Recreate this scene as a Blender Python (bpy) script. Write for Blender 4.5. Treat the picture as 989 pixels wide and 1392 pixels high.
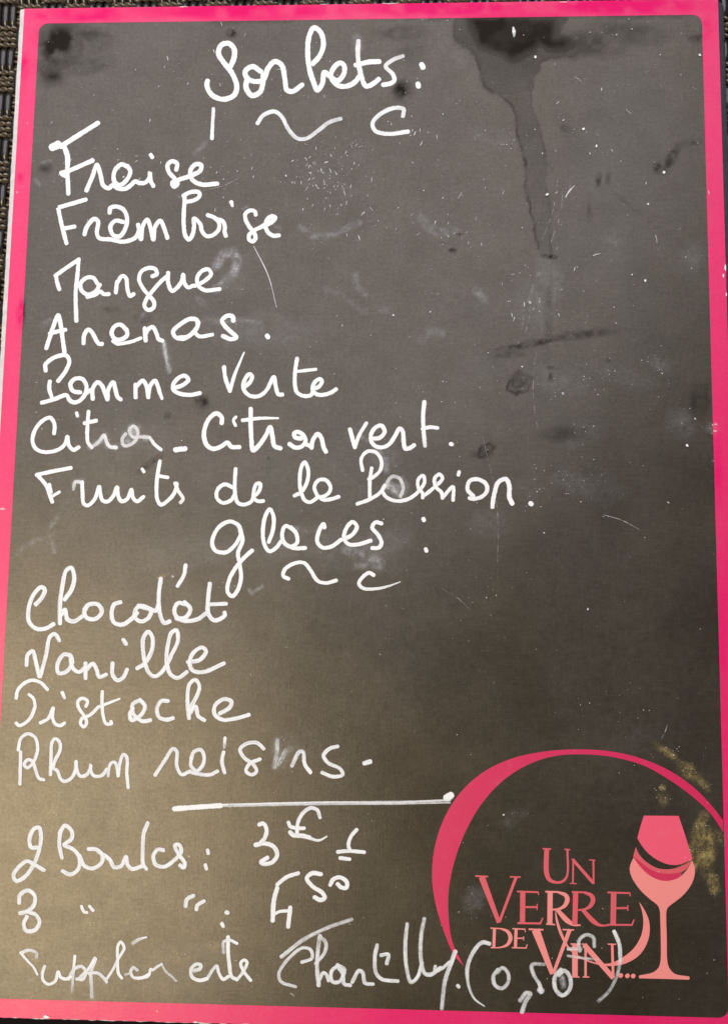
import bpy, bmesh, math, random
import numpy as np
from mathutils import Matrix, Vector, Euler

S = bpy.context.scene
for o in list(bpy.data.objects):
    bpy.data.objects.remove(o)
rnd = random.Random(11)
rng = np.random.default_rng(5)
COL = S.collection

# ------------------------------------------------------------------ camera
# board lies face up, its printed face in the plane z = 0, x to the right, y to the board's top (metres)
CAM = Vector((0.0279626, -0.08556393, 0.50093004))
ROT = Matrix(((0.998677337514502, -0.006616101290257144, 0.050988260792684016),
              (0.01405090701589426, 0.9890560558936412, -0.14686963713492765),
              (-0.04945854372074044, 0.14739180948693073, 0.987840830776493)))
FPX, PW, PH = 1713.0, 989.0, 1392.0
cd = bpy.data.cameras.new('camera')
cd.sensor_fit = 'VERTICAL'
cd.sensor_height = 24.0
cd.lens = 24.0 * FPX / PH
cd.clip_start, cd.clip_end = 0.01, 50
co = bpy.data.objects.new('camera', cd)
COL.objects.link(co)
co.matrix_world = Matrix.Translation(CAM) @ ROT.to_4x4()
S.camera = co

# ------------------------------------------------------------------ light
w = bpy.data.worlds.new('World')
S.world = w
w.use_nodes = True
w.node_tree.nodes['Background'].inputs[0].default_value = (0.80, 0.88, 1.0, 1)
w.node_tree.nodes['Background'].inputs[1].default_value = 0.06


def lamp(name, loc, target, size, power, col):
    l = bpy.data.lights.new(name, 'AREA')
    l.shape = 'DISK'
    l.size = size
    l.energy = power
    l.color = col
    ob = bpy.data.objects.new(name, l)
    COL.objects.link(ob)
    ob.location = loc
    ob.rotation_euler = (Vector(target) - Vector(loc)).to_track_quat('-Z', 'Y').to_euler()
    return ob


lamp('daylight_from_left', (-0.51, -0.26, 1.12), (0, 0, 0), 0.69, 3.5 * math.pi, (1.0, 0.83, 0.57))
lamp('daylight_from_behind', (-0.16, 0.56, 0.75), (0, 0, 0), 1.2, 2.8 * math.pi, (0.965, 0.94, 1.04))

S.view_settings.view_transform = 'Standard'
S.view_settings.look = 'None'
S.view_settings.exposure = 0.0
S.view_settings.gamma = 1.0
S.render.engine = 'CYCLES'
S.cycles.transparent_max_bounces = 32
S.render.resolution_x, S.render.resolution_y = 727, 1024


# ------------------------------------------------------------------ helpers
def unproject(px, py, z=0.0):
    """photo pixel -> point on the plane z of the board"""
    d = ROT @ Vector(((px - PW / 2) / FPX, -(py - PH / 2) / FPX, -1))
    k = (z - CAM.z) / d.z
    return CAM + d * k


def unproject_np(P):
    R = np.array(ROT)
    d = np.stack([(P[:, 0] - PW / 2) / FPX, -(P[:, 1] - PH / 2) / FPX, -np.ones(len(P))], 1) @ R.T
    k = (0 - CAM.z) / d[:, 2]
    return np.array(CAM)[None, :2] + d[:, :2] * k[:, None]


def project_np(X):
    """board points (N,2) -> photo pixels"""
    R = np.array(ROT)
    P = np.concatenate([X, np.zeros((len(X), 1))], 1) - np.array(CAM)
    c = P @ R
    return np.stack([PW / 2 + FPX * c[:, 0] / -c[:, 2], PH / 2 - FPX * c[:, 1] / -c[:, 2]], 1)


def link(name, me, parent=None, mat=None, **props):
    o = bpy.data.objects.new(name, me)
    COL.objects.link(o)
    if parent:
        o.parent = parent
    if mat and me is not None and not me.materials:
        me.materials.append(mat)
    for k, v in props.items():
        o[k] = v
    return o


def mesh(name, verts, faces, smooth=False):
    me = bpy.data.meshes.new(name)
    me.from_pydata([tuple(v) for v in verts], [], faces)
    if smooth:
        me.polygons.foreach_set('use_smooth', [True] * len(me.polygons))
    me.update()
    return me


class NT:
    def __init__(self, name):
        self.m = bpy.data.materials.new(name)
        self.m.use_nodes = True
        self.t = self.m.node_tree
        self.t.nodes.clear()
        self.out = self.t.nodes.new('ShaderNodeOutputMaterial')

    def n(self, typ, **kw):
        nd = self.t.nodes.new('ShaderNode' + typ)
        for k, v in kw.items():
            setattr(nd, k, v)
        return nd

    def set(self, sock, v):
        if hasattr(v, 'is_output') or isinstance(v, bpy.types.NodeSocket):
            self.t.links.new(v, sock)
        else:
            sock.default_value = v

    def math(self, op, a, b=0.0, c=0.0, clamp=False):
        nd = self.n('Math', operation=op, use_clamp=clamp)
        for i, v in enumerate((a, b, c)):
            self.set(nd.inputs[i], v)
        return nd.outputs[0]

    def mix(self, f, a, b):
        nd = self.n('MixRGB')
        self.set(nd.inputs[0], f)
        self.set(nd.inputs[1], a)
        self.set(nd.inputs[2], b)
        return nd.outputs[0]

    def noise(self, scale, detail=2.0, rough=0.5, vec=None, dist=0.0):
        nd = self.n('TexNoise')
        nd.inputs['Scale'].default_value = scale
        nd.inputs['Detail'].default_value = detail
        nd.inputs['Roughness'].default_value = rough
        nd.inputs['Distortion'].default_value = dist
        self.t.links.new(vec if vec is not None else self.obj(), nd.inputs['Vector'])
        return nd.outputs['Fac']

    def obj(self, scale=None):
        tc = self.n('TexCoord')
        if scale is None:
            return tc.outputs['Object']
        mp = self.n('Mapping')
        mp.inputs['Scale'].default_value = scale
        self.t.links.new(tc.outputs['Object'], mp.inputs['Vector'])
        return mp.outputs[0]

    def smooth(self, v, lo, hi, a=0.0, b=1.0):
        nd = self.n('MapRange', interpolation_type='SMOOTHSTEP')
        for i, x in enumerate((v, lo, hi, a, b)):
            self.set(nd.inputs[i], x)
        return nd.outputs[0]

    def attr(self, name):
        a = self.n('Attribute', attribute_name=name)
        s = self.n('SeparateColor')
        self.t.links.new(a.outputs['Color'], s.inputs[0])
        return s.outputs

    def principled(self, base, rough, spec=0.5, normal=None, tint=(1, 1, 1)):
        p = self.n('BsdfPrincipled')
        self.set(p.inputs['Base Color'], base)
        self.set(p.inputs['Roughness'], rough)
        self.set(p.inputs['Specular IOR Level'], spec)
        p.inputs['Specular Tint'].default_value = (*tint, 1)
        if normal is not None:
            self.t.links.new(normal, p.inputs['Normal'])
        return p.outputs[0]

    def bump(self, h, strength, dist):
        b = self.n('Bump')
        b.inputs['Strength'].default_value = strength
        b.inputs['Distance'].default_value = dist
        self.t.links.new(h, b.inputs['Height'])
        return b.outputs[0]

    def done(self, sh):
        self.t.links.new(sh, self.out.inputs['Surface'])
        return self.m


# ------------------------------------------------------------------ materials
PANEL_ROUGH = 0.30


def laminate(name, base, spec=0.62, dark=.45):
    """printed laminate with a film of chalk dust, water marks and crusts (attribute 'film': dust, wet, crust)"""
    k = NT(name)
    f = k.attr('film')
    fine = k.noise(1500, 3, 0.6)
    mid = k.noise(240, 4, 0.6)
    big = k.noise(24, 4, 0.55)
    wx = k.noise(1.0, 2, 0.5, k.obj((1500, 130, 1)))
    wy = k.noise(1.0, 2, 0.5, k.obj((130, 1500, 1)))
    linen = k.math('ADD', wx, wy)                       # 0..2 around 1
    dust = k.math('MULTIPLY', f[0], k.smooth(k.math('ADD', k.math('MULTIPLY', fine, .6), k.math('MULTIPLY', mid, .5)), .30, .78, .25, 1.55))
    haze = k.math('MULTIPLY', k.smooth(k.math('ADD', k.math('MULTIPLY', big, .5), k.math('MULTIPLY', k.noise(420, 5, .7), .5)), .36, .66, .25, 1.6), .016)
    haze = k.math('MULTIPLY', haze, k.math('SUBTRACT', 1.0, f[1], clamp=True))
    haze = k.math('MULTIPLY', haze, k.smooth(linen, .7, 1.3, .72, 1.28))
    c = k.mix(haze, (*base, 1), (.72, .62, .46, 1))
    c = k.mix(dust, c, (0.62, 0.69, 0.80, 1))
    crust = k.math('MULTIPLY', f[2], k.smooth(k.math('ADD', k.math('MULTIPLY', fine, .5), k.math('MULTIPLY', mid, .5)), .36, .70, .05, .9), clamp=True)
    c = k.mix(crust, c, (0.46, 0.36, 0.13, 1))
    c = k.mix(k.math('MULTIPLY', f[1], dark), c, (base[0] * .5, base[1] * .45, base[2] * .5, 1))
    r = k.math('MULTIPLY_ADD', big, .10, PANEL_ROUGH - .05)
    r = k.math('MULTIPLY_ADD', k.math('SUBTRACT', mid, .5), .08, r)
    sp = k.math('MULTIPLY', k.math('SUBTRACT', 1.0, k.math('MULTIPLY', f[1], .92)), spec)
    mott = k.noise(75, 6, .68)
    grain = k.noise(820, 4, .7)
    sp = k.math('MULTIPLY', sp, k.smooth(mott, .3, .7, .91, 1.08))
    sp = k.math('MULTIPLY', sp, k.smooth(grain, .3, .7, .86, 1.14))
    sp = k.math('MULTIPLY', sp, k.smooth(linen, .7, 1.3, .965, 1.035))
    nrm = k.bump(k.math('ADD', k.math('MULTIPLY', linen, .35), k.math('MULTIPLY', fine, .6)), .085, .0004)
    return k.done(k.principled(c, r, sp, nrm, (1, .93, .80)))


M_BLACK = laminate('black_laminate', (0.019, 0.0155, 0.0105), .69, .8)
M_PINK = laminate('pink_print', (0.73, 0.010, 0.150), .42, .0)


def ink(name, col, var=.06):
    k = NT(name)
    n = k.noise(900, 3)
    d = k.math('MULTIPLY', k.smooth(k.noise(160, 4), .55, .85), .10)
    c = k.mix(k.math('MULTIPLY', n, var * 2), (*col, 1), tuple(x * .75 for x in col) + (1,))
    c = k.mix(d, c, (.6, .58, .5, 1))
    return k.done(k.principled(c, .34, .66))


M_ROSE = ink('rose_print', (0.70, 0.112, 0.15))
M_SALMON = ink('salmon_print', (0.87, 0.285, 0.285))
M_WINE = ink('wine_pink_print', (0.86, 0.105, 0.20))
M_DEEP = ink('deep_pink_print', (0.62, 0.030, 0.105))
M_RING = ink('ring_pink_print', (0.64, 0.018, 0.112))


def chalk():
    k = NT('chalk_marker_paint')
    a = k.attr('ink')              # density, distance from the middle of the stroke, bluish
    e = k.noise(1300, 3, .6)
    lo = k.math('MULTIPLY_ADD', a[0], .62, .10)
    edge = k.smooth(k.math('MULTIPLY_ADD', k.math('SUBTRACT', e, .5), .45, a[1]), lo, 1.0, 1.0, 0.0)
    st = k.n('Attribute', attribute_name='run')
    smp = k.n('Mapping')
    smp.inputs['Scale'].default_value = (5.0, 1.0, 1.0)
    k.t.links.new(st.outputs['Vector'], smp.inputs['Vector'])
    streak = k.noise(1.0, 4, .65, smp.outputs[0])
    n1 = k.noise(300, 3, .6)
    n2 = k.noise(1700, 3, .65)
    nz = k.math('ADD', k.math('MULTIPLY', n1, .65), k.math('MULTIPLY', n2, .45))
    den0 = k.math('POWER', a[0], 1.08)
    inv = k.math('SUBTRACT', 1.0, den0)
    thin = k.math('MULTIPLY', k.math('SUBTRACT', nz, .55), k.math('MULTIPLY', inv, 2.6))
    stk = k.math('MULTIPLY', k.math('SUBTRACT', streak, .47), k.math('MULTIPLY_ADD', a[2], 4.6, .15))
    dens = k.math('MULTIPLY', k.math('ADD', k.math('ADD', den0, thin), stk), 1.05, clamp=True)
    alpha = k.math('MULTIPLY', dens, edge, clamp=True)
    col = k.mix(a[2], (.88, .92, .98, 1), (.83, .91, 1.0, 1))
    bs = k.principled(col, .8, .2, k.bump(n2, .25, .0003))
    tr = k.n('BsdfTransparent')
    mx = k.n('MixShader')
    k.set(mx.inputs[0], alpha)
    k.t.links.new(tr.outputs[0], mx.inputs[1])
    k.t.links.new(bs, mx.inputs[2])
    return k.done(mx.outputs[0])


M_CHALK = chalk()


def simple(name, col, rough, spec=.5, nscale=300, var=.3, bump=.2):
    k = NT(name)
    n = k.noise(nscale, 4, .6)
    c = k.mix(n, tuple(x * (1 - var) for x in col) + (1,), tuple(min(1, x * (1 + var)) for x in col) + (1,))
    return k.done(k.principled(c, rough, spec, k.bump(n, bump, .0005)))


M_EDGE = simple('white_board_core', (.68, .71, .75), .6, .3, 420, .28, .6)
M_EDGE_SHADE = simple('shaded_board_edge', (.16, .155, .20), .42, .5, 420, .45, .5)  # slate tone carries the shade of the right edge
M_CORD = simple('khaki_brown_wicker', (.088, .067, .042), .25, .8, 500, .45)
M_STRAND = simple('dark_brown_wicker', (.022, .019, .017), .20, .7, 500, .45)
M_BACKING = simple('dark_backing', (.010, .008, .007), .8)
M_FLOOR = simple('darkened_floor', (.010, .007, .008), .8, .2, 20)  # near-black colour stands in for the darkness below the board

# ------------------------------------------------------------------ floor and woven seat
HW, HH = 0.1484, 0.2088           # half size of the printed face (297 x 418 mm)
BEV = 0.0024
THICK = 0.0050

fl = link('floor', mesh('floor', [(-3, -3, -.45), (3, -3, -.45), (3, 3, -.45), (-3, 3, -.45)], [(0, 1, 2, 3)]), None, M_FLOOR, kind='structure')

CELL = 0.0104
AMP = 0.0013
RC = 0.00072                      # radius of one ply of the twisted cords
RV = 0.00165                      # half width of the upright strands
ZTOP = -THICK - 0.0001            # the board rests on the weave
ZW = ZTOP - AMP - 0.00185
seat = bpy.data.objects.new('woven_seat', None)
COL.objects.link(seat)
seat.location = (0, 0, ZW)
seat['label'] = 'dark brown woven wicker seat of twisted cords beneath the menu board'
seat['category'] = 'wicker seat'
o_edge = unproject(24, 37, ZW)     # a corner between woven blocks seen beside the board
NX0, NX1 = -5, 33
NY0, NY1 = -38, 6
x0, y0 = o_edge.x, o_edge.y
XA, XB = x0 + NX0 * CELL, x0 + NX1 * CELL
YA, YB = y0 + NY0 * CELL, y0 + NY1 * CELL


def wave(u):
    return AMP * math.tanh(2.2 * math.cos(math.pi * u)) / math.tanh(2.2)


def tube(verts, faces, path, rad_a, rad_b, sides, ups, rights):
    b0 = len(verts)
    for p, u, r in zip(path, ups, rights):
        for s in range(sides):
            a = 2 * math.pi * s / sides
            verts.append(p + r * (math.cos(a) * rad_a) + u * (math.sin(a) * rad_b))
    n = len(path)
    for i in range(n - 1):
        for s in range(sides):
            s2 = (s + 1) % sides
            faces.append((b0 + i * sides + s, b0 + i * sides + s2, b0 + (i + 1) * sides + s2, b0 + (i + 1) * sides + s))


def cord_mesh(phase, twist):
    """a cord of two plies twisted together, weaving over and under along x; local x from XA to XB"""
    v, f = [], []
    step = 0.0008
    n = int((XB - XA) / step)
    for ply in range(2):
        path, ups, rights = [], [], []
        for i in range(n + 1):
            x = XA + i * step
            u = (x - x0) / CELL - .5
            z = wave(u + phase)
            a = 2 * math.pi * x / 0.0066 + ply * math.pi + twist
            path.append(Vector((x, math.cos(a) * RC * .85, z + math.sin(a) * RC * .85)))
            ups.append(Vector((0, 0, 1)))
            rights.append(Vector((0, 1, 0)))
        tube(v, f, path, RC, RC, 6, ups, rights)
    return mesh('cord', v, f, True)


def strand_mesh(phase):
    v, f = [], []
    step = 0.0013
    n = int((YB - YA) / step)
    path, ups, rights = [], [], []
    for i in range(n + 1):
        y = YA + i * step
        u = (y - y0) / CELL - .5
        path.append(Vector((0, y, wave(u + phase))))
        ups.append(Vector((0, 0, 1)))
        rights.append(Vector((1, 0, 0)))
    tube(v, f, path, RV, RV * .62, 8, ups, rights)
    return mesh('strand', v, f, True)


cords = {(ph, t): cord_mesh(ph, t * 1.7) for ph in (0, 1) for t in (0, 1, 2)}
strands = {ph: strand_mesh(ph) for ph in (0, 1)}
for me in cords.values():
    me.materials.append(M_CORD)
for me in strands.values():
    me.materials.append(M_STRAND)
# block (i, j): column i covers x0+(i-1)CELL..x0+i*CELL ; row j covers y0+(j-1)CELL..y0+jCELL
for j in range(NY0, NY1):
    for q in range(4):
        y = y0 + j * CELL + (q + .5) * CELL / 4
        ph = (j + 0) % 2           # row just under y0 (j=-1) runs over the column left of x0
        o = link('cord', cords[(ph, (j * 4 + q) % 3)], seat)
        o.location = (0, y + rnd.uniform(-.00015, .00015), rnd.uniform(-.0001, .0001))
for i in range(NX0, NX1):
    for q in range(3):
        x = x0 + i * CELL + (q + .5) * CELL / 3
        ph = (i + 1 + 0) % 2
        o = link('strand', strands[ph], seat)
        o.location = (x + rnd.uniform(-.00015, .00015), 0, 0)
zb = -AMP - .0026
pb = [(XA, YA, zb), (XB, YA, zb), (XB, YB, zb), (XA, YB, zb)]
pb += [(x, y, zb - .012) for x, y, _ in pb]
link('added_backing', mesh('added_backing', pb, [(0, 1, 2, 3), (7, 6, 5, 4), (0, 4, 5, 1), (1, 5, 6, 2), (2, 6, 7, 3), (3, 7, 4, 0)]), seat, M_BACKING)  # added backing plate, blocks light so the weave gaps stay dark

# ------------------------------------------------------------------ menu board
board = bpy.data.objects.new('menu_board', None)
COL.objects.link(board)
board.location = (0, 0, -THICK)
board['label'] = 'black menu board with pink border, handwritten white ice cream list and wine glass logo'
board['category'] = 'menu board'
UP = THICK                          # parts are built in board coordinates, face at z = 0


def bpart(name, me, mat, **props):
    o = link(name, me, board, mat, **props)
    o.location = (0, 0, UP)
    return o


# body: chamfered white edges left and right, slightly ragged cut along the bottom
def body():
    bm = bmesh.new()
    loop = []
    N = 140
    for i in range(N):
        loop.append((-HW + 2 * HW * i / N, -HH, 'b'))
    for i in range(N):
        loop.append((HW, -HH + 2 * HH * i / N, 'r'))
    for i in range(N):
        loop.append((HW - 2 * HW * i / N, HH, 't'))
    for i in range(N):
        loop.append((-HW, HH - 2 * HH * i / N, 'l'))
    rings = []
    spec = [(0, -.00012), (1, -.0019), (1, -.0047), (.9, -THICK)]
    for fr, z in spec:
        r = []
        for (x, y, s) in loop:
            jx = rnd.uniform(-.00012, .00012)
            sx = BEV * fr
            sy = .0006 * fr
            xx = x + (sx if abs(x - HW) < 1e-9 else -sx if abs(x + HW) < 1e-9 else 0)
            yy = y + (sy if abs(y - HH) < 1e-9 else 0)
            if abs(x - HW) < 1e-9:
                xx = x + fr * .0006
            if s == 'b':
                yy += rnd.uniform(-.00025, .0002)
            elif s in 'lr':
                xx += jx
            r.append(bm.verts.new((xx, yy, z)))
        rings.append(r)
    n = len(loop)
    for a, b in zip(rings, rings[1:]):
        for i in range(n):
            bm.faces.new((b[i], b[(i + 1) % n], a[(i + 1) % n], a[i]))
    bm.faces.new(rings[0])
    bm.faces.new(rings[-1][::-1])
    me = bpy.data.meshes.new('board_core')
    bm.to_mesh(me)
    bm.free()
    return me


bpart('board_core', body(), M_EDGE, label='white chamfered edge of the board')

# the right-hand cut edge, its shade painted in as a dull slate grey
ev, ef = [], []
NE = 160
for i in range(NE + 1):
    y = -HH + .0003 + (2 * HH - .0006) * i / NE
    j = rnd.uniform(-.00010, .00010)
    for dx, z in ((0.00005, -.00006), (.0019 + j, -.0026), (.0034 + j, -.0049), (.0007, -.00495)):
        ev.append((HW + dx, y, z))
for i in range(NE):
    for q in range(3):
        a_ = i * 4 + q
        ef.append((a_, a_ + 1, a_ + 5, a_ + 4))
bpart('board_edge', mesh('board_edge', ev, ef), M_EDGE_SHADE, label='right edge of the board, its shade painted in slate grey')

# ---------------------------------------------------------------- wear on the face, evaluated in photo pixels
def hash2(ix, iy, seed):
    h = (ix.astype(np.int64) * 374761393 + iy.astype(np.int64) * 668265263 + seed * 1442695041) & 0x7fffffff
    h = ((h ^ (h >> 13)) * 1274126177) & 0x7fffffff
    return ((h ^ (h >> 16)) & 0xffff) / 65535.0


def vnoise(x, y, s, seed=0):
    x, y = x / s, y / s
    ix, iy = np.floor(x), np.floor(y)
    fx, fy = x - ix, y - iy
    fx, fy = fx * fx * (3 - 2 * fx), fy * fy * (3 - 2 * fy)
    a, b = hash2(ix, iy, seed), hash2(ix + 1, iy, seed)
    c, d = hash2(ix, iy + 1, seed), hash2(ix + 1, iy + 1, seed)
    return (a * (1 - fx) + b * fx) * (1 - fy) + (c * (1 - fx) + d * fx) * fy


def fbm(x, y, s, seed=0, o=4):
    r, a, t = 0, 1, 0
    for i in range(o):
        r = r + a * vnoise(x, y, s / 2 ** i, seed + i * 17)
        t += a
        a *= .55
    return r / t


def seg_dist(x, y, pts, closed=False):
    d = np.full(x.shape, 1e9)
    n = len(pts)
    for i in range(n if closed else n - 1):
        (ax, ay), (bx, by) = pts[i], pts[(i + 1) % n]
        vx, vy = bx - ax, by - ay
        t = np.clip(((x - ax) * vx + (y - ay) * vy) / (vx * vx + vy * vy + 1e-9), 0, 1)
        d = np.minimum(d, np.hypot(x - ax - t * vx, y - ay - t * vy))
    return d


def inside(x, y, pts):
    c = np.zeros(x.shape, bool)
    n = len(pts)
    for i in range(n):
        (ax, ay), (bx, by) = pts[i], pts[(i + 1) % n]
        if ay == by:
            continue
        c ^= ((ay > y) != (by > y)) & (x < (bx - ax) * (y - ay) / (by - ay) + ax)
    return c


def sstep(v, a, b):
    t = np.clip((v - a) / (b - a), 0, 1)
    return t * t * (3 - 2 * t)


def zp(region, s):
    rx, ry, rw = region
    k = rw / 989.0
    return [(rx + float(a) * k, ry + float(b) * k) for a, b in (p.split(',')[:2] for p in s.split())]


RT = (600, 20, 389)
RM = (560, 400, 429)
SPILL = zp(RT, '40,5 50,90 100,135 125,165 150,255 215,288 260,270 300,265 318,215 340,165 380,148 465,150 480,105 400,70 440,5')
DRIP = zp(RT, '170,250 215,285 248,340 266,430 290,500 295,640 318,720 330,780 345,830 383,830 376,700 362,520 345,400 320,340 305,262')
DRIP_L = zp(RT, '120,150 150,250 200,275 240,310 258,350 266,430 290,500 287,560 298,640 318,720 330,780 338,805')
DRIP_R = zp(RT, '318,230 306,290 325,360 345,410 360,520 362,600 374,690 378,830')
CORE = zp(RT, '85,0 95,60 120,110 180,140 240,165 300,140 340,110 370,120 430,130 455,100 400,70 410,0')
RING1 = zp(RM, '295,300 310,265 335,240 360,255 378,268 355,300 325,312 295,300')
RING2 = zp(RM, '208,510 215,480 240,468 255,480 245,500 225,514 208,510')
SMEAR = [((50, 240, 350), '690,345 715,300 755,290 772,325 755,375 720,410 690,430', 22, .30), ((50, 240, 350), '620,470 640,490', 14, .16), ((200, 400, 200), '112,325 128,410 150,520', 22, .30), ((200, 400, 200), '380,170 480,185 600,180 760,190', 34, .10),
         ((200, 400, 200), '665,180 715,182', 10, .2), ((480, 600, 260), '130,50 165,90 172,150', 22, .22), ((480, 600, 260), '180,215 215,260 250,230', 30, .18), ((480, 600, 260), '255,190 282,230 265,280', 16, .12), ((270, 685, 330), '600,185 680,210 740,235', 30, .20),
         ((270, 685, 330), '640,250 740,255', 22, .16), ((270, 685, 330), '205,350 215,365 260,335', 9, .2), ((270, 685, 330), '390,100 470,110', 20, .12), ((20, 555, 230), '440,225 500,195 530,160 545,220 590,230', 22, .30), ((20, 555, 230), '650,150 640,210 700,190 715,120 680,110 690,165 770,175', 26, .34),
         ((20, 555, 230), '345,440 395,425', 22, .22), ((200, 990, 320), '545,50 540,160', 26, .14), ((200, 990, 320), '560,150 600,90 640,95', 28, .12), ((20, 1270, 200), '150,150 110,105 45,125', 18, .20), ((20, 1270, 200), '60,310 135,305', 12, .12), ((20, 1270, 200), '390,290 390,385', 16, .2), ((20, 1270, 200), '515,300 525,430', 20, .25),
         ((180, 1260, 180), '250,330 300,375 330,400', 18, .12), ((180, 1260, 180), '460,330 500,300', 26, .2), ((180, 1260, 180), '680,190 690,110', 18, .25), ((610, 1240, 270), '560,320 570,370', 20, .22), ((460, 535, 180), '170,320 210,350', 18, .16), ((460, 535, 180), '300,420 345,470 350,520', 20, .2), ((240, 240, 160), '830,420 870,430 860,460', 22, .08),
         ((240, 240, 160), '550,270 600,250', 12, .15), ((600, 20, 389), '300,990 320,920 345,880', 12, .09), ((600, 20, 389), '345,850 400,900 390,960', 26, .05), ((260, 20, 340), '655,95 660,130', 26, .14), ((300, 100, 400), '400,300 470,270 490,310', 20, .03),
         ((408, 272, 272), '0,135 60,178 150,175 290,112', 24, .13), ((408, 272, 272), '600,90 625,130 680,160 770,155', 34, .10), ((408, 272, 272), '270,370 280,430 320,465', 22, .12), ((408, 272, 272), '870,450 910,490', 30, .12), ((408, 272, 272), '130,440 200,470 300,545 430,545', 26, .05), ((408, 272, 272), '600,690 640,640 700,660', 30, .08),
         ((0, 600, 120), '210,1250 260,1180 440,1100', 46, .10), ((0, 600, 120), '560,1020 590,1150 610,1250', 40, .10), ((0, 600, 120), '560,960 640,860', 46, .10), ((50, 150, 260), '820,220 870,170', 20, .08), ((0, 150, 120), '470,590 560,570', 30, .14), ((0, 150, 120), '400,780 450,830', 36, .10), ((30, 410, 200), '135,160 190,125', 26, .10), ((30, 410, 200), '790,110 830,80', 24, .14)]
# cx, cy, rx, ry, angle (deg), amount, noise size
DUST = [(360, 455, 75, 22, 4, .10, 22), (225, 470, 10, 50, -12, .06, 16), (322, 375, 26, 40, 20, .04, 10), (500, 752, 40, 26, 10, .15, 18), (430, 745, 130, 34, 2, .09, 60), (260, 752, 110, 30, -4, .08, 60), (520, 735, 60, 26, 0, .10, 30), (190, 600, 90, 34, 0, .05, 40), (380, 640, 180, 60, 0, .03, 80), (230, 860, 160, 60, 0, .03, 80), (190, 1320, 180, 40, 0, .05, 60), (360, 450, 110, 34, 0, .07, 40),
        (330, 750, 160, 22, 2, .05, 40), (740, 400, 26, 60, 8, .10, 14), (715, 410, 22, 40, 4, .06, 12), (590, 330, 240, 180, 0, .020, 60),
        (670, 185, 40, 16, 10, .07, 8), (450, 250, 60, 30, 20, .035, 20), (620, 410, 30, 30, 0, .04, 8), (940, 350, 22, 26, 0, .09, 8), (835, 335, 26, 34, 0, .06, 8),
        (755, 515, 60, 26, 10, .07, 9), (840, 510, 60, 16, 14, .05, 8), (895, 495, 20, 12, 30, .10, 6), (925, 575, 26, 22, 40, .12, 6), (968, 582, 12, 10, 0, .16, 5),
        (790, 590, 36, 18, -20, .06, 8), (780, 655, 40, 20, 20, .09, 8), (660, 710, 40, 26, 0, .07, 8), (715, 665, 24, 20, 0, .06, 8), (810, 665, 60, 26, 0, .04, 16),
        (640, 510, 80, 40, 0, .03, 14), (645, 1222, 20, 26, 30, .14, 7), (700, 1110, 26, 12, -35, .08, 6), (625, 80, 16, 20, 0, .05, 8), (820, 240, 40, 40, 0, .02, 10),
        (600, 565, 120, 40, 0, .03, 24), (120, 385, 90, 40, 0, .02, 20), (150, 640, 100, 110, 0, .02, 40), (90, 690, 16, 30, 15, .05, 6), (60, 735, 30, 10, -30, .05, 6),
        (490, 590, 40, 20, -20, .05, 10), (540, 672, 32, 20, 10, .10, 14), (522, 622, 26, 26, 10, .09, 12), (160, 600, 60, 16, 0, .06, 16), (185, 585, 20, 16, 0, .09, 10),
        (480, 100, 14, 24, 0, .05, 8), (410, 1010, 50, 24, 0, .05, 10), (270, 1300, 34, 28, 0, .05, 10), (390, 1030, 16, 30, 10, .05, 8), (770, 1290, 30, 50, 0, .02, 10),
        (860, 1010, 60, 30, -30, .03, 10), (315, 800, 14, 10, 0, .10, 6), (385, 1010, 6, 20, 0, .04, 6), (820, 200, 30, 20, 0, .03, 8), (300, 90, 20, 30, 0, .02, 8)]
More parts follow.
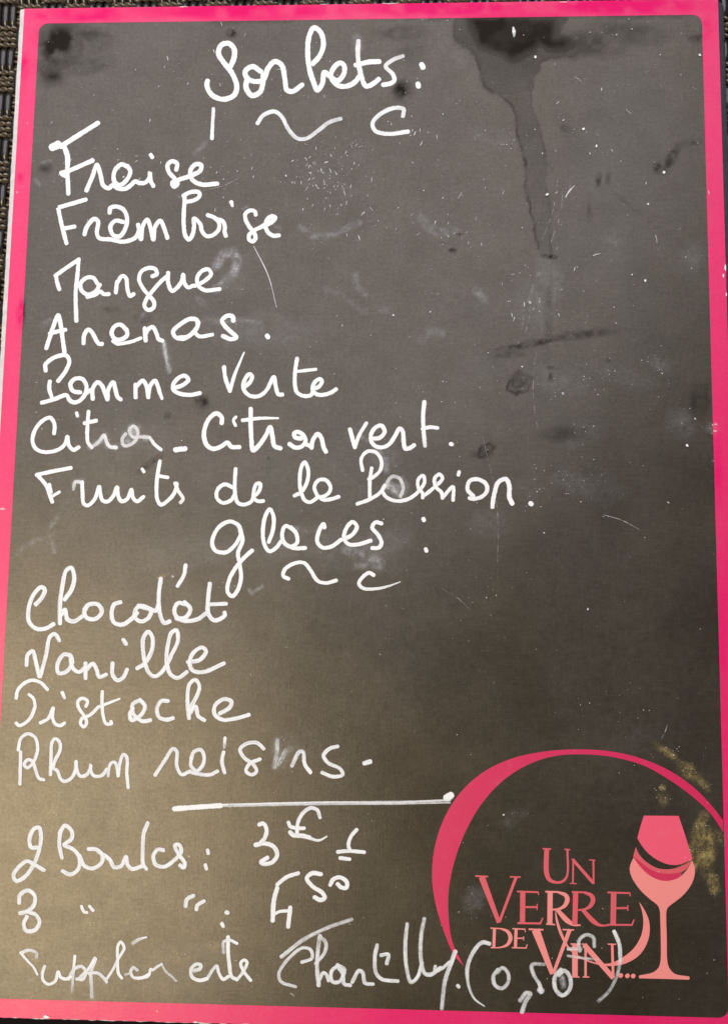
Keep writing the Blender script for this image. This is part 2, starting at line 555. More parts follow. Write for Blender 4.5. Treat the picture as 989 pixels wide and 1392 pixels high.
WET = [(315, 45, 9, 7, 0, 1.0, 8), (545, 122, 16, 16, 20, .85, 12), (82, 62, 38, 40, 15, 1.0, 26), (72, 95, 24, 26, 10, .8, 18), (118, 55, 40, 24, -10, .55, 20), (120, 90, 40, 14, -10, .4, 20), (545, 45, 40, 12, 0, .4, 12), (560, 70, 24, 20, 0, .2, 10),
       (850, 45, 70, 22, 4, .35, 26), (950, 52, 20, 8, 0, .5, 6), (800, 60, 60, 26, 0, .45, 18), (912, 215, 8, 28, 28, .65, 10), (935, 195, 24, 6, -8, .4, 6), (893, 228, 8, 10, 0, .7, 5),
       (813, 245, 6, 12, 5, .6, 5), (826, 242, 5, 12, 5, .35, 5), (768, 175, 14, 6, 20, .4, 6), (615, 340, 7, 4, 5, .95, 4), (623, 318, 6, 4, 10, .6, 4), (750, 349, 9, 4, 0, 1.0, 4), (740, 348, 8, 2, 0, .7, 4),
       (704, 518, 18, 15, -35, .6, 9), (748, 500, 8, 4, 0, .5, 6), (748, 512, 4, 10, 0, .5, 6), (720, 468, 60, 6, -10, .65, 9), (790, 455, 60, 8, -7, .5, 9), (690, 482, 30, 6, -4, .4, 8),
       (660, 614, 9, 10, -30, .7, 7), (648, 618, 16, 6, 0, .3, 8), (765, 590, 40, 14, -4, .4, 14), (826, 490, 4, 4, 0, .5, 5), (950, 545, 18, 30, 10, .5, 14), (270, 548, 5, 14, -30, .55, 6), (277, 546, 9, 12, -30, .7, 6),
       (205, 630, 26, 6, -35, .45, 6), (228, 565, 8, 8, 0, .3, 6), (195, 432, 16, 10, 0, .3, 8), (62, 228, 12, 10, 0, .5, 9), (745, 430, 7, 60, 2, .35, 10), (745, 300, 10, 50, 4, .12, 16),
       (850, 275, 34, 4, 40, .2, 8), (800, 285, 5, 18, 0, .25, 8), (150, 420, 18, 6, 0, .25, 8), (29, 425, 7, 26, 4, 1, 9), (34, 90, 8, 22, 0, .9, 10), (60, 22, 30, 10, 0, .6, 12), (120, 18, 70, 16, 0, 1, 30), (330, 14, 200, 18, 0, 1, 30), (600, 10, 160, 18, 0, 1, 30), (850, 8, 150, 18, 0, 1, 26), (962, 36, 12, 18, 0, .7, 8), (28, 240, 6, 12, 0, .7, 8), (975, 640, 8, 60, 0, .6, 16), (982, 880, 8, 80, 0, .7, 20), (237, 530, 2.5, 4, 0, .8, 4), (365, 622, 2.5, 3, 0, .7, 4)]
CRUST = [(950, 1125, 10, 34, 20, .8, 7), (938, 1170, 17, 30, 20, .95, 7), (958, 1155, 18, 40, 0, .95, 8), (968, 1200, 10, 22, -12, .95, 6), (975, 1140, 10, 14, 0, .55, 6), (905, 1022, 24, 6, 35, .75, 6), (935, 1048, 22, 12, 40, .75, 6),
         (955, 1066, 14, 6, 45, .85, 5), (899, 1071, 7, 6, 20, .8, 4), (900, 1085, 10, 14, 0, .35, 6), (70, 1105, 22, 12, 0, .16, 10), (120, 1255, 14, 8, 30, .16, 7), (250, 1298, 22, 16, 0, .14, 8), (290, 1285, 14, 8, 0, .3, 6), (240, 1300, 16, 5, 60, .4, 5),
         (64, 926, 10, 10, 20, .25, 6), (222, 783, 12, 4, -20, .5, 4), (80, 1040, 20, 20, 0, .10, 9), (35, 1300, 20, 12, 0, .08, 9), (75, 1100, 6, 8, 0, .35, 4)]


def ell(x, y, L, seed):
    out = np.zeros(x.shape)
    for i, (cx, cy, rx, ry, ang, amt, ns) in enumerate(L):
        c, s = math.cos(math.radians(ang)), math.sin(math.radians(ang))
        dx, dy = x - cx, y - cy
        m = (abs(dx) < (rx + ry) * 1.6) & (abs(dy) < (rx + ry) * 1.6)
        if not m.any():
            continue
        dx, dy = dx[m], dy[m]
        u, v = (dx * c + dy * s) / rx, (-dx * s + dy * c) / ry
        n = fbm(x[m], y[m], ns, seed + i * 5, 4)
        r = np.sqrt(u * u + v * v) + (n - .5) * 1.3
        out[m] = np.maximum(out[m], amt * (1 - sstep(r, .45, 1.1)) * (0.35 + 1.3 * sstep(n, .25, .75)) / 1.2)
    return np.clip(out, 0, 1)


def film(x, y):
    dust = ell(x, y, DUST, 3) * .5
    wet = ell(x, y, WET, 900)
    crust = ell(x, y, CRUST, 1800)
    jx = (fbm(x, y, 22, 41) - .5) * 13
    jy = (fbm(x, y, 22, 77) - .5) * 13
    n = fbm(x, y, 26, 7)
    sp = inside(x + jx, y + jy, SPILL)
    dsp = seg_dist(x + jx, y + jy, SPILL, True)
    prof = np.where(sp, .40 + .10 * (1 - sstep(dsp, 0, 6)), .30 * (1 - sstep(dsp, 0, 4)))
    core = inside(x + jx, y + jy, CORE)
    dco = seg_dist(x + jx, y + jy, CORE, True)
    prof = np.maximum(prof, np.where(core, .62 + .38 * sstep(dco, 0, 12), .62 * (1 - sstep(dco, 0, 10))))
    wet = np.maximum(wet, prof * (.72 + .5 * n) * (1 - .25 * sstep(y, 70, 135)))
    sj, tj = (fbm(x, y, 9, 141) - .5) * 7, (fbm(x, y, 9, 177) - .5) * 7
    dr = inside(x + sj, y + tj, DRIP)
    wet = np.maximum(wet, np.where(dr, .22, 0) * (1 - .45 * sstep(y, 180, 340)))
    for L, a in ((DRIP_L, .62), (DRIP_R, .40), (RING1, .6), (RING2, .7)):
        d = seg_dist(x + sj, y + tj, L)
        wet = np.maximum(wet, a * (1 - sstep(d, .4, 3.2)) * (.45 + .8 * vnoise(x, y, 13, 8)))
    for i, (reg, pts, hw_, amt) in enumerate(SMEAR):
        L = zp(reg, pts)
        hw_ = hw_ * reg[2] / 989.0
        xs, ys = [p[0] for p in L], [p[1] for p in L]
        m = (x > min(xs) - 12) & (x < max(xs) + 12) & (y > min(ys) - 12) & (y < max(ys) + 12)
        xm, ym = x[m], y[m]
        nn = fbm(xm, ym, 6, 500 + i, 3)
        d = seg_dist(xm, ym, L) + (nn - .5) * hw_ * 1.1
        dust[m] = np.maximum(dust[m], amt * (1 - sstep(d, hw_ * .1, hw_ * 1.25)) * (.25 + 1.3 * sstep(nn, .3, .75)))
    # cleaner and dirtier regions of the general film, wiped in long soft passes
    wipe = fbm(x + y * .25, y * .35, 150, 300)
    dust = dust + .012 * sstep(wipe, .35, .75)
    # the cleaned rim along the border
    return dust, np.clip(wet, 0, 1), crust


def film_attr(me):
    n = len(me.vertices)
    co_ = np.empty(n * 3, np.float32)
    me.vertices.foreach_get('co', co_)
    P = project_np(co_.reshape(-1, 3)[:, :2].astype(float))
    d, w_, c = film(P[:, 0], P[:, 1])
    a = me.color_attributes.new('film', 'FLOAT_COLOR', 'POINT')
    a.data.foreach_set('color', np.stack([d, w_, c, np.ones(n)], 1).astype(np.float32).ravel())


# black writing face: a fine sheet with rounded corners under the border
IW, IH, IR = 0.1415, 0.2018, 0.0040
nx, ny = 430, 600
gx, gy = np.meshgrid(np.linspace(-IW - .0006, IW + .0006, nx), np.linspace(-IH - .0006, IH + .0006, ny))
gv = np.stack([gx.ravel(), gy.ravel(), np.zeros(nx * ny)], 1)
ii, jj = np.meshgrid(np.arange(nx - 1), np.arange(ny - 1))
b = (jj * nx + ii).ravel()
gf = np.stack([b, b + 1, b + nx + 1, b + nx], 1)
pm = bpy.data.meshes.new('writing_face')
pm.vertices.add(len(gv))
pm.vertices.foreach_set('co', gv.astype(np.float32).ravel())
pm.loops.add(len(gf) * 4)
pm.loops.foreach_set('vertex_index', gf.astype(np.int32).ravel())
pm.polygons.add(len(gf))
pm.polygons.foreach_set('loop_start', np.arange(0, len(gf) * 4, 4, dtype=np.int32))
pm.update(calc_edges=True)
film_attr(pm)
bpart('writing_face', pm, M_BLACK, label='dusty black writing face with water stains')

# pink border: a ring from the rounded inner corner line to the cut edge
def border():
    N = 1200
    inner, outer = [], []
    segs = []
    hw, hh, r = IW, IH, IR
    path = []
    for (cx, cy, a0) in ((hw - r, hh - r, 0), (-hw + r, hh - r, 90), (-hw + r, -hh + r, 180), (hw - r, -hh + r, 270)):
        for i in range(11):
            a = math.radians(a0 + 9 * i)
            path.append((cx + r * math.cos(a), cy + r * math.sin(a)))
    # densify
    dense = []
    for i, p in enumerate(path):
        q = path[(i + 1) % len(path)]
        L = math.hypot(q[0] - p[0], q[1] - p[1])
        k = max(1, int(L / .0012))
        for t in range(k):
            dense.append((p[0] + (q[0] - p[0]) * t / k, p[1] + (q[1] - p[1]) * t / k))
    v, f = [], []
    R = 7
    for (x, y) in dense:
        # outward target on the outer rectangle
        ox = x if abs(x) < hw - r else math.copysign(hw - r + (abs(x) - hw + r) * (HW - hw + r) / r, x)
        oy = y if abs(y) < hh - r else math.copysign(hh - r + (abs(y) - hh + r) * (HH - hh + r) / r, y)
        if abs(x) >= hw - r and abs(y) >= hh - r:
            cx, cy = abs(x) - hw + r, abs(y) - hh + r
            m = max(cx / r * 1.0, cy / r)
            ox = math.copysign(hw - r + cx / r / m * (HW - hw + r), x)
            oy = math.copysign(hh - r + cy / r / m * (HH - hh + r), y)
        for k in range(R):
            t = k / (R - 1)
            v.append((x + (ox - x) * t, y + (oy - y) * t, .00005))
    n = len(dense)
    for i in range(n):
        for k in range(R - 1):
            j = (i + 1) % n
            f.append((i * R + k, i * R + k + 1, j * R + k + 1, j * R + k))
    # chips along the bottom cut edge
    for i in range(n):
        x, y, z = v[i * R + R - 1]
        if y < -HH + 1e-5:
            v[i * R + R - 1] = (x, y + abs(rnd.gauss(0, .00012)), z)
    me = mesh('printed_border', v, f)
    return me


bme = border()
film_attr(bme)
bpart('printed_border', bme, M_PINK)

# ------------------------------------------------------------------ strokes
ZC = [0.00010]


def catmull(pts, step):
    """pts: list of (x,y,w) ; returns dense list"""
    P = [np.array(p, float) for p in pts]
    if len(P) == 1:
        P = [P[0], P[0] + np.array([.3, .3, 0])]
    ext = [2 * P[0] - P[1]] + P + [2 * P[-1] - P[-2]]
    out = []
    for i in range(1, len(ext) - 2):
        p0, p1, p2, p3 = ext[i - 1], ext[i], ext[i + 1], ext[i + 2]
        L = np.hypot(*(p2 - p1)[:2])
        k = max(2, int(L / step))
        d0 = max(np.hypot(*(p1 - p0)[:2]), 1e-3) ** .5
        d1 = max(L, 1e-3) ** .5
        d2 = max(np.hypot(*(p3 - p2)[:2]), 1e-3) ** .5
        t0, t1, t2, t3 = 0, d0, d0 + d1, d0 + d1 + d2
        for t in np.linspace(t1, t2, k, endpoint=False):
            A1 = (t1 - t) / (t1 - t0) * p0 + (t - t0) / (t1 - t0) * p1
            A2 = (t2 - t) / (t2 - t1) * p1 + (t - t1) / (t2 - t1) * p2
            A3 = (t3 - t) / (t3 - t2) * p2 + (t - t2) / (t3 - t2) * p3
            B1 = (t2 - t) / (t2 - t0) * A1 + (t - t0) / (t2 - t0) * A2
            B2 = (t3 - t) / (t3 - t1) * A2 + (t - t1) / (t3 - t1) * A3
            out.append((t2 - t) / (t2 - t1) * B1 + (t - t1) / (t2 - t1) * B2)
    out.append(P[-1])
    return out


def parse(region, s, w):
    rx, ry, rw = region[:3]
    k = rw / region[3] if len(region) > 3 else rw / 989.0
    out = []
    last = w
    for p in s.split():
        c = [float(t) for t in p.split(',')]
        if len(c) > 2:
            last = c[2]
        out.append((rx + c[0] * k, ry + c[1] * k, last * k))
    return out


class Ribbon:
    def __init__(self):
        self.v, self.f, self.a, self.u = [], [], [], []

    def add(self, pts, a0=1., a1=None, blue=0., flat=False, wob=.06, rise=2.5e-5):
        a1 = a0 if a1 is None else a1
        D = catmull(pts, 1.1)
        n = len(D)
        XY = np.array(D)
        tan = np.gradient(XY[:, :2], axis=0)
        ln = np.hypot(tan[:, 0], tan[:, 1])[:, None]
        tan = tan / np.maximum(ln, 1e-6)
        W = XY[:, 2] / 2
        s = np.concatenate([[0], np.cumsum(np.hypot(*np.diff(XY[:, :2], axis=0).T))])
        ph = rnd.uniform(0, 1000)
        if wob:
            W = W * (1 + wob * 2 * (vnoise(s + ph, s * 0 + ph, 9, 5) - .5) + wob * (vnoise(s + ph, s * 0, 3, 6) - .5))
        rows = []
        T = s[-1]
        al = a0 + (a1 - a0) * s / max(T, 1e-6)
        if not flat:
            for c in (1.0, .92, .75, .45):
                rows.append((XY[0, :2] - tan[0] * W[0] * c * .85, tan[0], W[0] * math.sqrt(1 - (c * .985) ** 2), al[0], 0, c))
        for i in range(n):
            rows.append((XY[i, :2], tan[i], W[i], al[i], s[i], 0))
        if not flat:
            for c in (.45, .75, .92, 1.0):
                rows.append((XY[-1, :2] + tan[-1] * W[-1] * c * .85, tan[-1], W[-1] * math.sqrt(1 - (c * .985) ** 2), al[-1], T, c))
        z0 = ZC[0]
        b0 = len(self.v)
        ts = (-1, -.55, 0, .55, 1)
        P, meta = [], []
        for (p, t, wd, a, ss, cap) in rows:
            nrm = np.array([-t[1], t[0]])
            for q in ts:
                P.append(p + nrm * wd * q)
                meta.append((z0 + rise * ss / max(T, 1), a, max(abs(q), cap * .92), blue, q, ss * .045, ph))
        X = unproject_np(np.array(P))
        for xy, m in zip(X, meta):
            self.v.append((xy[0], xy[1], m[0]))
            self.a.append((m[1], m[2], m[3], 1))
            self.u.append((m[4], m[5], m[6]))
        k = len(ts)
        for i in range(len(rows) - 1):
            for q in range(k - 1):
                a_ = b0 + i * k + q
                self.f.append((a_, a_ + k, a_ + k + 1, a_ + 1))
        ZC[0] += 6e-7
        self.rise = rise

    def build(self, name, mat):
        me = mesh(name, self.v, self.f)
        at = me.color_attributes.new('ink', 'FLOAT_COLOR', 'POINT')
        at.data.foreach_set('color', np.array(self.a, np.float32).ravel())
        ru = me.attributes.new('run', 'FLOAT_VECTOR', 'POINT')
        ru.data.foreach_set('vector', np.array(self.u, np.float32).ravel())
        return bpart(name, me, mat)


# ---- the printed logo ------------------------------------------------------
R4, R5, R6 = (570, 1000, 419), (640, 1140, 250), (830, 1090, 159, 851)


def poly(name, region, s, mat, z):
    P = [p[:2] for p in parse(region, s, 1)]
    P = [tuple(p[:2]) for p in P]
    X = unproject_np(np.array(P))
    bm = bmesh.new()
    vs = [bm.verts.new((x, y, z)) for x, y in X]
    es = [bm.edges.new((vs[i], vs[(i + 1) % len(vs)])) for i in range(len(vs))]
    bmesh.ops.triangle_fill(bm, use_beauty=True, edges=es)
    bmesh.ops.recalc_face_normals(bm, faces=bm.faces)
    for f_ in bm.faces:
        if f_.normal.z < 0:
            f_.normal_flip()
    me = bpy.data.meshes.new(name)
    bm.to_mesh(me)
    bm.free()
    return bpart(name, me, mat)


def curve_pts(region, s, step=4):
    """smooth a boundary; '|' separates runs that meet in a corner"""
    out = []
    for run in s.split('|'):
        P = parse(region, run.strip(), 1)
        D = catmull(P, step)
        out += [(d[0], d[1]) for d in D]
    res = []
    for p in out:
        if not res or math.hypot(p[0] - res[-1][0], p[1] - res[-1][1]) > .35:
            res.append(p)
    if math.hypot(res[0][0] - res[-1][0], res[0][1] - res[-1][1]) < .35:
        res.pop()
    return res


def cpoly(name, region, s, mat, z):
    P = curve_pts(region, s)
    return poly(name, (0, 0, 989), ' '.join('%f,%f' % p for p in P), mat, z)


cpoly('logo_ring', R4, '142,740 112,706 72,612 46,515 40,430 52,342 85,252 140,172 212,112 300,72 400,51 500,44 600,49 700,70 800,112 880,168 940,230 972,272 | '
      '972,272 973,310 | 973,310 930,248 870,192 800,142 720,97 620,69 520,60 430,66 350,92 270,142 200,217 150,302 115,392 95,482 92,562 105,662 142,740', M_RING, 6e-5)
cpoly('wine_glass_logo', R6, '163,405 140,455 134,495 150,550 210,640 290,715 335,750 352,785 356,850 360,1000 358,1160 345,1205 305,1240 205,1262 | 205,1262 201,1272 205,1284 | 205,1284 380,1288 565,1294 | 565,1294 571,1282 565,1270 |'
      '565,1270 460,1250 420,1205 407,1150 404,1000 400,850 402,790 418,762 460,730 530,672 588,590 608,520 606,475 588,425 | 588,425 550,495 500,545 450,568 395,576 330,562 265,525 205,465 163,405', M_SALMON, 6e-5)
cpoly('wine_glass_bowl', R6, '238,100 490,102 | 490,102 530,220 570,350 590,420 | 590,420 560,430 510,452 465,460 415,455 345,428 270,375 220,315 190,265 | 190,265 212,180 238,100', M_WINE, 6e-5)
cpoly('wine_band', R6, '178,328 205,385 262,442 330,480 395,491 460,484 520,462 592,424 | 592,424 575,445 545,490 495,515 430,523 370,520 310,502 250,468 205,430 160,398 | 160,398 178,328', M_ROSE, 6e-5)
cpoly('wine_band', R6, '160,398 205,430 250,468 310,502 370,520 430,523 495,515 515,512 | 515,512 500,545 450,568 395,576 330,562 265,525 205,465 160,398', M_DEEP, 7.2e-5)

LETTERS = [
    ('U', M_ROSE, ['405,56,26 405,185,26 420,220,22 455,235,14 490,230,14 514,200,12 517,60,11', '383,54,8 429,56,8', '500,57,7 531,59,7']),
    ('N', M_ROSE, ['548,116,9 546,238,9', '546,113,16 655,238,17', '656,116,10 657,244,10', '530,240,6 566,242,6', '632,114,6 667,116,6', '538,110,6 556,112,6']),
    ('V', M_ROSE, ['56,205,34 149,452,22', '241,208,16 151,448,14', '22,201,9 90,204,9', '207,205,8 266,207,8']),
    ('E', M_ROSE, ['277,284,28 275,455,28', '246,284,10 360,288,10', '358,283,6 362,303,6', '285,368,11 352,368,11', '354,350,6 354,384,6', '248,454,11 374,456,11', '385,425,6 369,460,10']),
    ('R', M_SALMON, ['424,284,28 422,458,28', '402,459,8 450,462,8', '398,285,10 472,287,10', '468,288,12 508,305,22 516,330,25 500,362,20 470,378,12 436,382,10', '462,382,20 515,440,27 550,462,16 588,466,7']),
    ('R', M_ROSE, ['561,288,28 556,463,28', '540,287,10 612,289,10', '606,289,12 645,306,22 654,332,25 638,364,20 608,380,12 574,384,10', '600,384,20 654,442,26 690,465,15 736,467,7']),
    ('E', M_ROSE, ['765,290,30 762,461,30', '732,289,10 852,293,10', '851,289,6 854,310,6', '772,374,11 840,373,11', '841,357,6 841,389,6', '728,463,10 862,464,10', '875,434,6 861,468,10']),
    ('D', M_SALMON, ['125,482,16 121,585,16', '103,481,7 165,484,7', '160,484,8 196,500,18 211,533,22 196,568,17 160,584,8 105,586,7']),
    ('E', M_SALMON, ['241,487,17 237,588,17', '221,484,7 290,487,7', '288,484,5 291,503,5', '246,536,7 280,535,7', '281,525,5 281,547,5', '218,586,7 293,588,7', '301,568,5 293,591,7']),
    ('V', M_SALMON, ['346,490,44 436,728,24', '528,492,22 441,724,16', '308,487,9 388,490,9', '490,489,8 552,491,8']),
    ('I', M_SALMON, ['557,567,30 557,742,30', '533,566,7 583,567,7', '533,743,7 581,744,7']),
    ('N', M_SALMON, ['614,575,13 614,742,13', '606,570,28 764,750,26', '757,568,14 762,748,14', '733,567,7 778,568,7', '598,743,7 634,744,7', '592,567,7 620,568,7']),
]
ZC[0] = 8e-5
for ch, mat, strokes in LETTERS:
    r = Ribbon()
    for s in strokes:
        r.add(parse(R5, s, 10), flat=True, wob=0, rise=3e-7)
    r.build('printed_letter', mat)
r = Ribbon()
r.add(parse(R5, '452,388,3 460,440,12 482,510,15 520,582,10 580,635,8 660,668,8 740,678,14 820,655,36 890,605,47 932,530,43 940,450,32 925,390,16 903,343,2', 8), flat=True, wob=0, rise=3e-7)
r.build('printed_swash', M_SALMON)
for c in ('802,735', '838,737', '869,738'):
    r = Ribbon()
    r.add([p[:2] + (6.6,) for p in parse(R5, c, 26)], wob=0, rise=0)
    r.build('printed_dot', M_SALMON)

# ---- the handwriting: (words) region, width, density, bluish, strokes ------
ZC[0] = 1.4e-4
TEXT = []


def T(region, w_, dens, blue, *strokes):
    TEXT.append((region, w_, dens, blue, strokes))


A = (260, 20, 340)
T(A, 23, 1, 0, '65,262 62,280 82,318 128,335 170,318 180,285 163,235 125,185 108,155 118,122 148,114 170,138 168,175 150,215',
  '276,226 242,206 213,225 222,253 255,265 286,256 302,215 330,186 357,200 370,255 378,298 400,304 438,278',
  '222,250 217,290 240,320 272,306 284,265 284,240', '480,195 508,162 522,120 512,72 485,52 466,85 460,150 468,220 485,272 498,299 517,275 526,228 548,245 578,262 602,236 604,203 588,191 562,212 552,246 575,278 610,284 645,268 668,238',
  ('660,105 658,160 668,230 690,283 716,275 740,256', 23, .8, 1), '650,200 700,188 742,186', ('836,164 795,180 768,205 795,235 802,260 785,273 758,278', 20, .7, 1), ('910,198 915,209', 24), ('895,274 897,284', 22))
T(A, 18, .85, .34, ('88,372 85,430 82,490', 17, .75, .95), ('262,430 285,398 330,384 356,402 385,455 420,490 455,490 500,460 545,426 590,412', 20, .85, .62), ('836,402 838,374 800,370 745,395 716,430 727,460 775,472 856,463', 20, .75, .95))
B = (50, 150, 260)
T(B, 26, 1, 0, ('82,192 112,178', 46), ('125,188 200,140 318,66', 28), ('143,185 160,240,32 160,310,26 165,432', 26), '128,325 170,312 290,260', ('132,332 150,342', 22),
  '258,415 290,340 312,282 330,330 345,388 372,404 395,388 420,404 460,406 490,385 510,368 530,376 560,375 583,350 586,322 590,365 604,392',
  '468,292 440,280 405,312 402,368 430,388 465,362 485,318 470,288', ('590,230 598,244', 22),
  '722,308 726,276 700,264 678,282 684,320 712,352 728,380 710,396 702,376 740,358 800,338 846,312 850,284 822,280 796,310 802,356 850,384 934,380')
T(B, 25, 1, 0, '255,462 112,504 112,504 130,590 155,688', '140,612 196,602', '248,642 262,600 300,562 318,576 312,635 325,662 380,668 440,680 480,674 515,655 528,625',
  '378,530 382,506 412,498 450,515 468,560 460,610 430,652 396,645 382,602 408,572 448,578', '525,592 540,668 548,602 572,566 590,612 604,670 612,605 640,572 660,612 676,660')
Bb = (240, 240, 160)
T(Bb, 40, 1, 0, '262,325 320,348 358,392 352,450 300,496 250,500 215,460 200,400 148,354 148,420 135,490 105,530 76,500 62,420 62,300 68,215 68,172', '58,162 120,132 188,134 194,166 150,200 82,214', '330,358 385,374 405,412 405,470 415,500', ('460,216,40 470,248,26', 34),
  '665,322 660,296 620,286 580,312 580,360 610,420 650,470 664,520 640,546 610,530 612,490 660,450 720,420 765,388', ('752,388 772,352 800,336 828,346 800,382 760,405', 44), '742,412 765,465 810,498 860,496')
C = (60, 350, 260)
T(C, 24, 1, 0, '80,165 68,125 64,94', '60,95 120,52 180,12', '180,10 175,80 165,180 168,328', '278,138 255,106 220,106 190,136 196,172 225,192 265,178 290,142', '225,204 268,192 290,176 310,190 336,190', '372,182 378,128', '375,140 405,96 424,106 432,165 445,200 464,190',
  ('560,98 584,86 574,60 540,55 502,76 492,115 516,165 545,200 570,232 565,262 538,272 520,252 530,216 560,176 600,130 642,92', 24, 1, .95), '642,80 642,130 662,174 690,155 714,120 720,88 726,132 745,156 772,146', '780,148 830,122 864,86 848,62 815,72 792,106 798,146 832,170 908,164')
D = (30, 410, 200)
T(D, 33, 1, 0, '165,314 195,220 230,122 246,92 264,170 275,250 287,340', ('188,216 240,202 294,190', 32), '415,282 420,225 446,190 470,205 500,260 518,284 540,286', '702,190 665,156 625,166 604,210 624,250 665,256 708,226 704,188', ('612,266 640,284 700,278 750,266 800,246', 27), '832,262 826,180', '832,218 850,186 880,172 905,215 920,254 945,264')
Da = (200, 400, 200)
T(Da, 34, 1, 0, '340,205 336,176 292,166 220,206 176,250 190,288 240,300 290,276 336,225 345,190', ('215,290 270,285 320,262 350,284 440,272', 30), '580,178 574,150 540,146 504,176 520,210 560,250 600,290 565,303 510,282', ('806,279 813,290', 36), ('116,330 126,410 146,505', 30, .34, .22))
E_ = (50, 470, 240)
T(E_, 27, 1, 0, '52,140 50,108 80,78 130,56 168,56 184,86 165,140 122,198', ('75,200 72,240 86,290', 26), '30,320 100,300 168,278 185,305 210,318 242,308 270,276 280,226 256,187 216,186 190,216 205,254 246,262', '272,270 300,250', '315,298 315,242 340,206 364,220 385,270 397,302', '398,300 402,246 430,205 441,242 455,288 472,302',
  '555,290 554,218', '556,232 595,196 615,226 626,290', '625,286 636,226 664,196 680,230 690,265', ('690,262 702,296', 22, .9, .9), '765,238 820,220 850,190 830,169 796,180 766,216 766,246 800,268 860,276 914,266')
F = (290, 470, 190)
T(F, 33, 1, 0, '76,152 86,230 118,322', '118,320,30 150,210,28 185,125,20 218,48,12', '220,292 258,260 274,216 254,202 226,235 211,285 226,328 270,358 330,354 380,310 410,250 429,222 440,280 460,344 488,346', '592,92 580,170 576,260 590,328 630,354 690,350 705,318', ('600,182 724,168', 27), '700,310 748,288 768,250 754,236 716,260 702,310 730,344 790,346 840,328 868,308')
G = (20, 555, 230)
T(G, 26, 1, 0, '232,148 235,95 210,56 170,70 125,120 106,185 120,230 160,254 220,254 270,235 298,205 310,166 318,215 345,244 376,228', ('364,28 369,46', 22), '433,20 428,80 425,150', ('425,150 430,200 452,230', 26, 1, .8), '410,88 478,73', ('450,228 490,200 524,158 536,190 556,224 595,230', 26, .6, .85),
  ('650,150 630,182 640,218 680,212 714,178 720,132 695,106 672,128 690,166 750,168 790,172', 27, .62, .66), ('790,172 822,215 856,242', 24, .75, 1))
T((30, 540, 300), 27, 1, 0, '688,236 732,231')
H = (260, 550, 200)
T(H, 34, 1, 0, '205,125 205,86 170,60 125,90 96,145 86,210 106,274 150,298 205,280 244,256 270,284 324,286', ('300,84 284,106 298,142', 24), '400,28 400,130 405,240 416,308 450,280 500,210 530,152 545,210 560,280 600,294', '345,106,28 460,93,26 584,92,16', '738,228 700,222 690,196 712,184 746,200 768,240 745,280 700,290 660,266', '760,262 800,280', '808,290 816,242 850,198 874,226 890,290 905,318')
I_ = (460, 535, 180)
T(I_, 36, .97, .05, '85,268 105,340 122,402', ('124,395 155,310 208,222', 32), '252,338 310,330 344,285 322,242 288,246 248,290 242,350 272,392 330,402 378,378 420,320 455,262 478,282 485,350 498,412 530,408 564,386', '640,64 630,170 635,290', ('635,290 644,392', 36, 1, .8), ('625,265 680,252 738,258', 32), ('836,377 845,380', 36))
T(G, 26, 1, 0, '130,390 220,370 330,349', '140,396 185,450 205,500 222,548', ('205,446 215,490', 24), ('212,520 264,490', 20), ('345,475 356,432 385,432', 26, .5, .75), '396,432 398,490 406,558 430,568 470,530 496,458 502,500 516,540 546,545 580,510 600,462 606,510 626,544 660,530 684,476 692,520 716,545 754,518', ('746,356 757,372', 22),
  ('850,310 836,390 830,470 836,538 856,564 890,545 932,500 948,440 938,440', 26, 1, .9), ('832,394 896,405', 24), ('940,440 955,480 985,530 970,552', 26, .95, .8))
K = (270, 620, 230)
T(K, 26, .96, .1, '205,186 152,166 112,196 107,244 142,274 190,258 212,222', '217,75 212,150 215,230 230,274 265,284 308,266 322,238 352,208 360,162 338,164 324,200 322,244 346,264 378,263', '560,232 600,210 634,150 640,82 620,36 602,60 591,130 596,200 620,258 650,270 690,246', '692,232 676,182 700,142 740,140 769,175 764,210 730,236 694,240', '700,236 730,256 780,250 818,238')
L_ = (480, 600, 260)
T(L_, 22, .94, .15, '48,150 41,92 70,54 114,56 144,96 140,148 100,188 80,196', '95,138 86,200 85,285', '20,324 85,300 140,264 162,228', ('160,240 198,184 236,190 258,240 244,285', 24, .55, .6), '148,255 170,288 220,308 280,300 330,266 368,210 360,177 336,196 336,240 358,270 358,292', '362,284 420,236 460,192 446,171 421,190 425,235 455,265 460,294', '462,290 514,236 515,304', ('546,158 542,174', 21),
  ('618,282 590,250 600,206 640,196 684,220 690,256 664,286 620,298 600,294', 25, .95, .9), ('718,340 726,280 750,210 788,196 804,226 806,290 820,322', 27, .9, 1), ('914,321 920,325', 27), ('190,235 240,262', 70, .18, .22))
N_ = (270, 685, 330)
T(N_, 19, .97, .05, '172,118 164,90 130,72 86,92 56,150 66,188 110,198 150,166 172,126', '172,108 179,150 161,200 168,250 173,300 160,350 138,376 119,360 123,315 150,262 185,220 218,190', '286,155 304,100 305,52 290,22 272,50 262,110 268,165 288,193 315,180 336,152', '384,104 354,90 341,116 346,154 370,174 400,160 398,122 376,96', '352,164 386,180 434,180', '512,96 508,82 490,112 483,155 505,178 540,174 580,146', '586,145 625,126 644,92 626,74 601,100 592,140 610,164 650,165 700,150', '744,80 720,75 706,96 730,126 744,158 734,178 706,180', ('914,61 917,67', 19), ('924,184 927,192', 18))
T(N_, 18, .94, .1, '366,305 345,294 352,266 395,241 430,241 455,270 485,314 520,322 560,312', ('712,290 694,281 666,300 652,325 670,344,18 720,346,15 770,336,11 820,318,6', 18, .95, .75))
O_ = (20, 750, 330)
